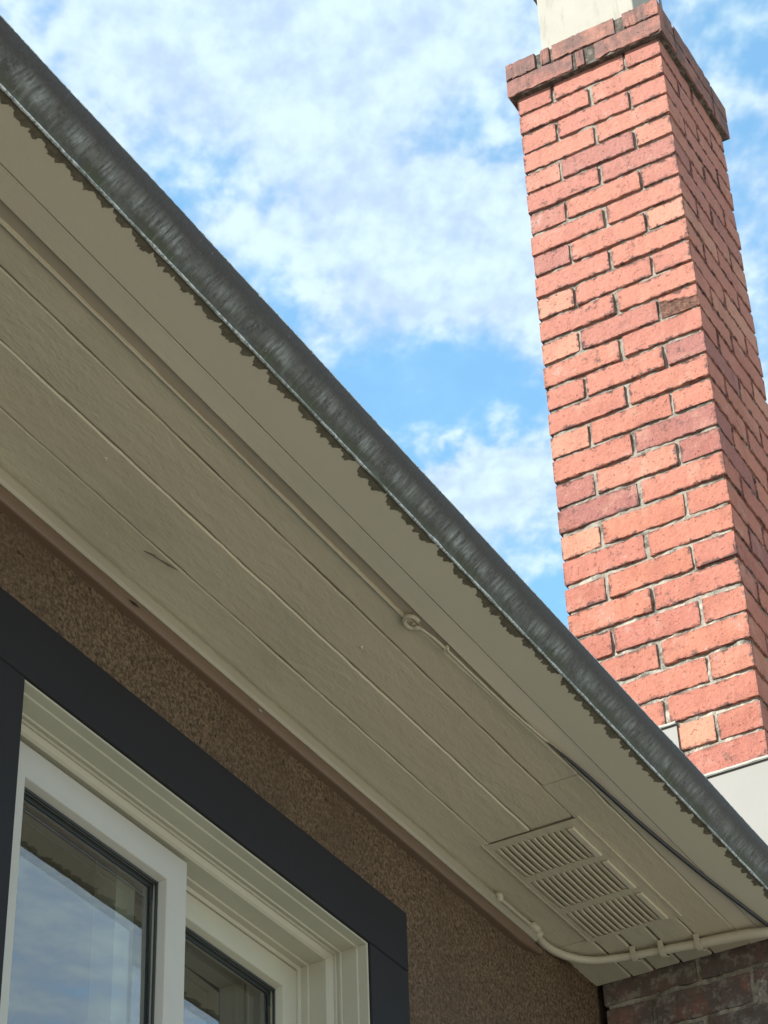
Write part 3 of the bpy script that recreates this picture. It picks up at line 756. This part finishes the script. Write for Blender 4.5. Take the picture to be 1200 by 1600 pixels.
def sash(x0, x1, z0, z1, yf, dep, stile, rail, mat, label):
    """mitred sash: sloping glazing bead, black seal and two panes"""
    prof = [(0, 0), (stile-.0045, 0), (stile-.0035, .0012), (stile, .0115), (stile, dep-.008), (stile-.01, dep), (0, dep)]
    kr = rail/stile
    def ring(p): 
        i, d_ = p; return [(x0+i, yf+d_, z0+i*kr), (x1-i, yf+d_, z0+i*kr), (x1-i, yf+d_, z1-i*kr), (x0+i, yf+d_, z1-i*kr)]
    m = MB(); vs = []; fs = []; n = len(prof)
    for p in prof: vs += ring(p)
    for j in range(n):
        k2 = (j+1) % n
        for q in range(4): fs.append((j*4+q, j*4+(q+1) % 4, k2*4+(q+1) % 4, k2*4+q))
    s = m.add(vs, fs).build('sash', mat, win); s['label'] = label
    gx0, gx1, gz0, gz1 = x0+stile, x1-stile, z0+rail, z1-rail
    for dy, w_, nm in ((.0125, .0045, 'glazing_seal'), (.0215, .010, 'glass_spacer')):
        r_ = MB(); y_ = yf+dy; q0, q1, r0, r1 = gx0-.001, gx1+.001, gz0-.001, gz1+.001
        r_.box(q0, q1, y_, y_+.004, r1-w_, r1); r_.box(q0, q1, y_, y_+.004, r0, r0+w_)
        r_.box(q0, q0+w_, y_+.0003, y_+.0037, r0+w_+.0002, r1-w_-.0002); r_.box(q1-w_, q1, y_+.0003, y_+.0037, r0+w_+.0002, r1-w_-.0002)
        r_.build(nm, M_seal, s)
    for dy, ti in ((.0185, 0.0), (.0305, .0016)):
        y_ = yf+dy
        p_ = MB().add([(gx0-.002, y_-.0035, gz0-.002), (gx1+.002, y_+ti-.0035, gz0-.002), (gx1+.002, y_-ti*.5+.0035, gz1+.002), (gx0-.002, y_-ti+.0035, gz1+.002)], [(0, 1, 2, 3)])
        p_.build('pane', M_glass, s)
    return s
sash(2.1315, 2.580, WZ0+.03, 1.752, 1.777, .045, .055, .054, M_sash, 'left sliding sash, standing in front of the other')
sash(2.47, 2.9745+.006, WZ0+.03, 1.7505, 1.8260, .040, .052, .047, M_cream, 'right sash set further back')
# cover strip closing the left jamb against the sash
MB().box(WX0+.021, 2.1312, 1.7745, 1.822, WZ0+.03, WZ1-.022).build('jamb_liner', M_sash, win)

# ------------------------------------------------------------------ vent
vent = thing('soffit_vent', (3.55, 1.555, ZS), 'painted louvred vent grille with three banks of slots, set in the eave boards', 'vent grille')
vp = MB(); PZ0, PZ1 = ZS-.0022, ZS-.0002; VX0, VX1, VY0, VY1 = 3.331, 3.772, 1.4565, 1.6455
banks = ((3.352, 3.472), (3.494, 3.617), (3.639, 3.760))
SY0, SY1 = 1.492, 1.636
cur = VX0
for a, b in banks:
    vp.box(cur, a, VY0, VY1, PZ0, PZ1); cur = b
vp.box(cur, VX1, VY0, VY1, PZ0, PZ1)
for a, b in banks:
    vp.box(a+.0001, b-.0001, VY0, SY0, PZ0+.0001, PZ1-.0001); vp.box(a+.0001, b-.0001, SY1, VY1, PZ0+.0001, PZ1-.0001)
vp.build('plate', M_soffit, vent)
MB().box(VX0, VX1, VY0, VY1, ZS+.0045, ZS+.009).build('backing', M_soffit, vent)
vr = MB()
vr.box(VX0-.003, VX1+.002, VY0-.003, VY0, ZS-.0030, ZS+.001); vr.box(VX0-.003, VX1+.002, VY1, VY1+.003, ZS-.0030, ZS+.001)
vr.build('raised_rim', M_soffit, vent)
NSL = 12; pitch = (SY1-SY0)/NSL
def slat_mesh(L, flat=False):
    m = MB(); n = 8; vs = []; fs = []
    w_ = pitch*.98
    for i in range(n+1):
        u = i/n; x = -L/2+L*u; bl = math.sin(math.pi*u)**.35 if 0 < u < 1 else 0
        zl = -.0032*bl
        vs += [(x, w_/2, .0), (x, w_*.18, zl*.72), (x, -w_*.18, zl), (x, -w_*.44, zl*.80), (x, -w_*.38, zl*.80+.0010), (x, w_/2, .0012)]
    for i in range(n):
        for j in range(6): fs.append((i*6+j, (i+1)*6+j, (i+1)*6+(j+1) % 6, i*6+(j+1) % 6))
    return m.add(vs, fs).mesh('slat', M_soffit, True)
for a, b in banks:
    me = slat_mesh(b-a-.002)
    for i in range(NSL):
        link('slat', me, vent, ((a+b)/2, SY0+pitch*(i+.5), PZ0+.0008))
    MB().bbox(a+.001, b-.001, SY0-.016, SY0-.003, PZ0-.0045, PZ0-.0002, .0015).build('end_bar', M_fascia, vent)
    # the light, unslotted bar at the outer end of each bank

# ------------------------------------------------------------------ conduit along the chimney
def smooth(pts, n=6):
    P = [Vector(p) for p in pts]; out = []
    for i in range(len(P)-1):
        p0, p1, p2, p3 = P[max(i-1, 0)], P[i], P[i+1], P[min(i+2, len(P)-1)]
        for k in range(n):
            t = k/n; out.append(.5*((2*p1)+(p2-p0)*t+(2*p0-5*p1+4*p2-p3)*t*t+(3*p1-p0-3*p2+p3)*t**3))
    return out+[P[-1]]
con = thing('conduit', (3.86, 1.53, ZS), 'cream painted pipe curving across the eave boards in front of the chimney', 'conduit')
ZC = ZS-.0135
path = smooth([(3.668, 1.713, ZC), (3.700, 1.7165, ZC), (3.735, 1.7145, ZC), (3.772, 1.705, ZC), (3.803, 1.688, ZC), (3.825, 1.664, ZC), (3.839, 1.629, ZC), (3.849, 1.592, ZC),
               (3.860, 1.532, ZC), (3.871, 1.480, ZC), (3.880, 1.424, ZC), (3.887, 1.374, ZC-.001), (3.893, 1.340, ZC-.004), (3.899, 1.315, ZC-.004), (3.906, 1.296, ZC-.014)], 5)
rad = [.0082 + .0028*max(0, min(1, (1.56-p.y)/.12)) for p in path]
MB().tube(path, rad, 14, .02, 3).build('pipe', M_conduit, con, True)
for y_, x_, r_ in ((1.532, 3.860, .0122), (1.462, 3.8735, .0118), (1.588, 3.850, .0098)):
    c = MB(); pts = []
    for k in range(11):
        a = math.pi*k/10; pts.append((x_-math.cos(a)*(r_+.0022), y_, ZC-math.sin(a)*(r_+.0022)))
    pts = [(pts[0][0]-.004, y_, ZS-.001)]+pts+[(pts[-1][0]+.004, y_, ZS-.001)]
    vs = []; fs = []
    for q in pts:
        qv = Vector(q); cen = Vector((x_, y_, ZC)); dr = (qv-cen).normalized()
        for s in (-.0055, .0055):
            vs.append((qv+Vector((0, s, 0))-dr*.0008)[:]); vs.append((qv+Vector((0, s, 0))+dr*.0012)[:])
    for i in range(len(pts)-1):
        b = i*4
        fs += [(b+1, b+5, b+7, b+3), (b, b+2, b+6, b+4), (b, b+4, b+5, b+1), (b+2, b+3, b+7, b+6)]
    c.add(vs, fs).build('clip', M_conduit, con)
for x_, y_, s_ in ((3.664, 1.712, .013), (3.640, 1.704, .012), (3.494, 1.7045, .010), (3.845, 1.60, .006)):
    bm = bmesh.new(); bmesh.ops.create_icosphere(bm, subdivisions=3, radius=s_)
    for v in bm.verts:
        v.co *= 1+.35*noise.noise(v.co*90+Vector((x_*9, 0, 0))); v.co.z *= .9
        v.co += Vector((x_, y_, ZC+.001))
    me = bpy.data.meshes.new('sealant'); bm.to_mesh(me); bm.free(); me.materials.append(M_conduit)
    me.polygons.foreach_set('use_smooth', [True]*len(me.polygons)); link('sealant', me, con)
tag(MB().tube(smooth([(3.487, 1.7025, 2.080), (3.510, 1.7015, 2.083), (3.57, 1.7010, 2.082), (3.62, 1.7015, 2.083), (3.648, 1.7035, 2.083)], 6), .0042, 8, .05, 2).build('wire_stub', M_cable, None, True),
    'short painted wire lying in the corner between eave and wall, left of the conduit', 'wire')

# ------------------------------------------------------------------ wires along the eave
wire = thing('eave_wire', (1.5, 1.41, ZS), 'thin painted wire stapled along the inner edge of the fascia up to a ring clip', 'wire')
P1 = [(x, 1.4105+noise.noise(Vector((x*2.2, 0, 0)))*.0022, ZS-.0020) for x in stations(X0, 2.645, .05)]
MB().tube(P1, .0023, 8, .06, 4).build('cable', M_cable, wire, True)
P2 = smooth([(2.645, 1.4075, ZS-.003), (2.70, 1.398, ZS-.004), (2.80, 1.394, ZS-.0065), (2.92, 1.3915, ZS-.0075), (3.03, 1.386, ZS-.0075), (3.11, 1.3805, ZS-.0075)], 8)
MB().tube(P2, .0026, 8, .12, 5).build('cable', M_cable, wire, True)
ring_ = []
for k in range(19):
    a = -.5+math.pi*1.72*k/18; ring_.append((2.640+math.cos(a)*.0135, 1.4050+math.sin(a)*.0105, ZS-.006-.003*math.cos(a)))
MB().tube(ring_, .0042, 8, .08, 6).build('ring_clip', M_cable, wire, True)
for x_, y_ in ((2.735, 1.3968),):
    MB().bbox(x_-.003, x_+.003, y_-.006, y_+.006, ZS-.0085, ZS+.0005, .001).build('staple', M_cable, wire)
bk = smooth([(3.06, 1.3835, ZS-.0085), (3.14, 1.3775, ZS-.0085), (3.21, 1.3735, ZS-.009), (3.32, 1.3690, ZS-.0095), (3.44, 1.3635, ZS-.0095), (3.63, 1.3500, ZS-.0090),
             (3.80, 1.3340, ZS-.0080), (3.90, 1.3240, ZS-.0080), (3.948, 1.3180, ZS-.0080)], 8)
tag(MB().tube(bk, [.0014+.0024*min(1, i/14) for i in range(len(bk))], 8, .04, 8).build('black_cable', M_blackcable, None, True),
    'black cable sagging along the underside of the fascia towards the chimney', 'cable')
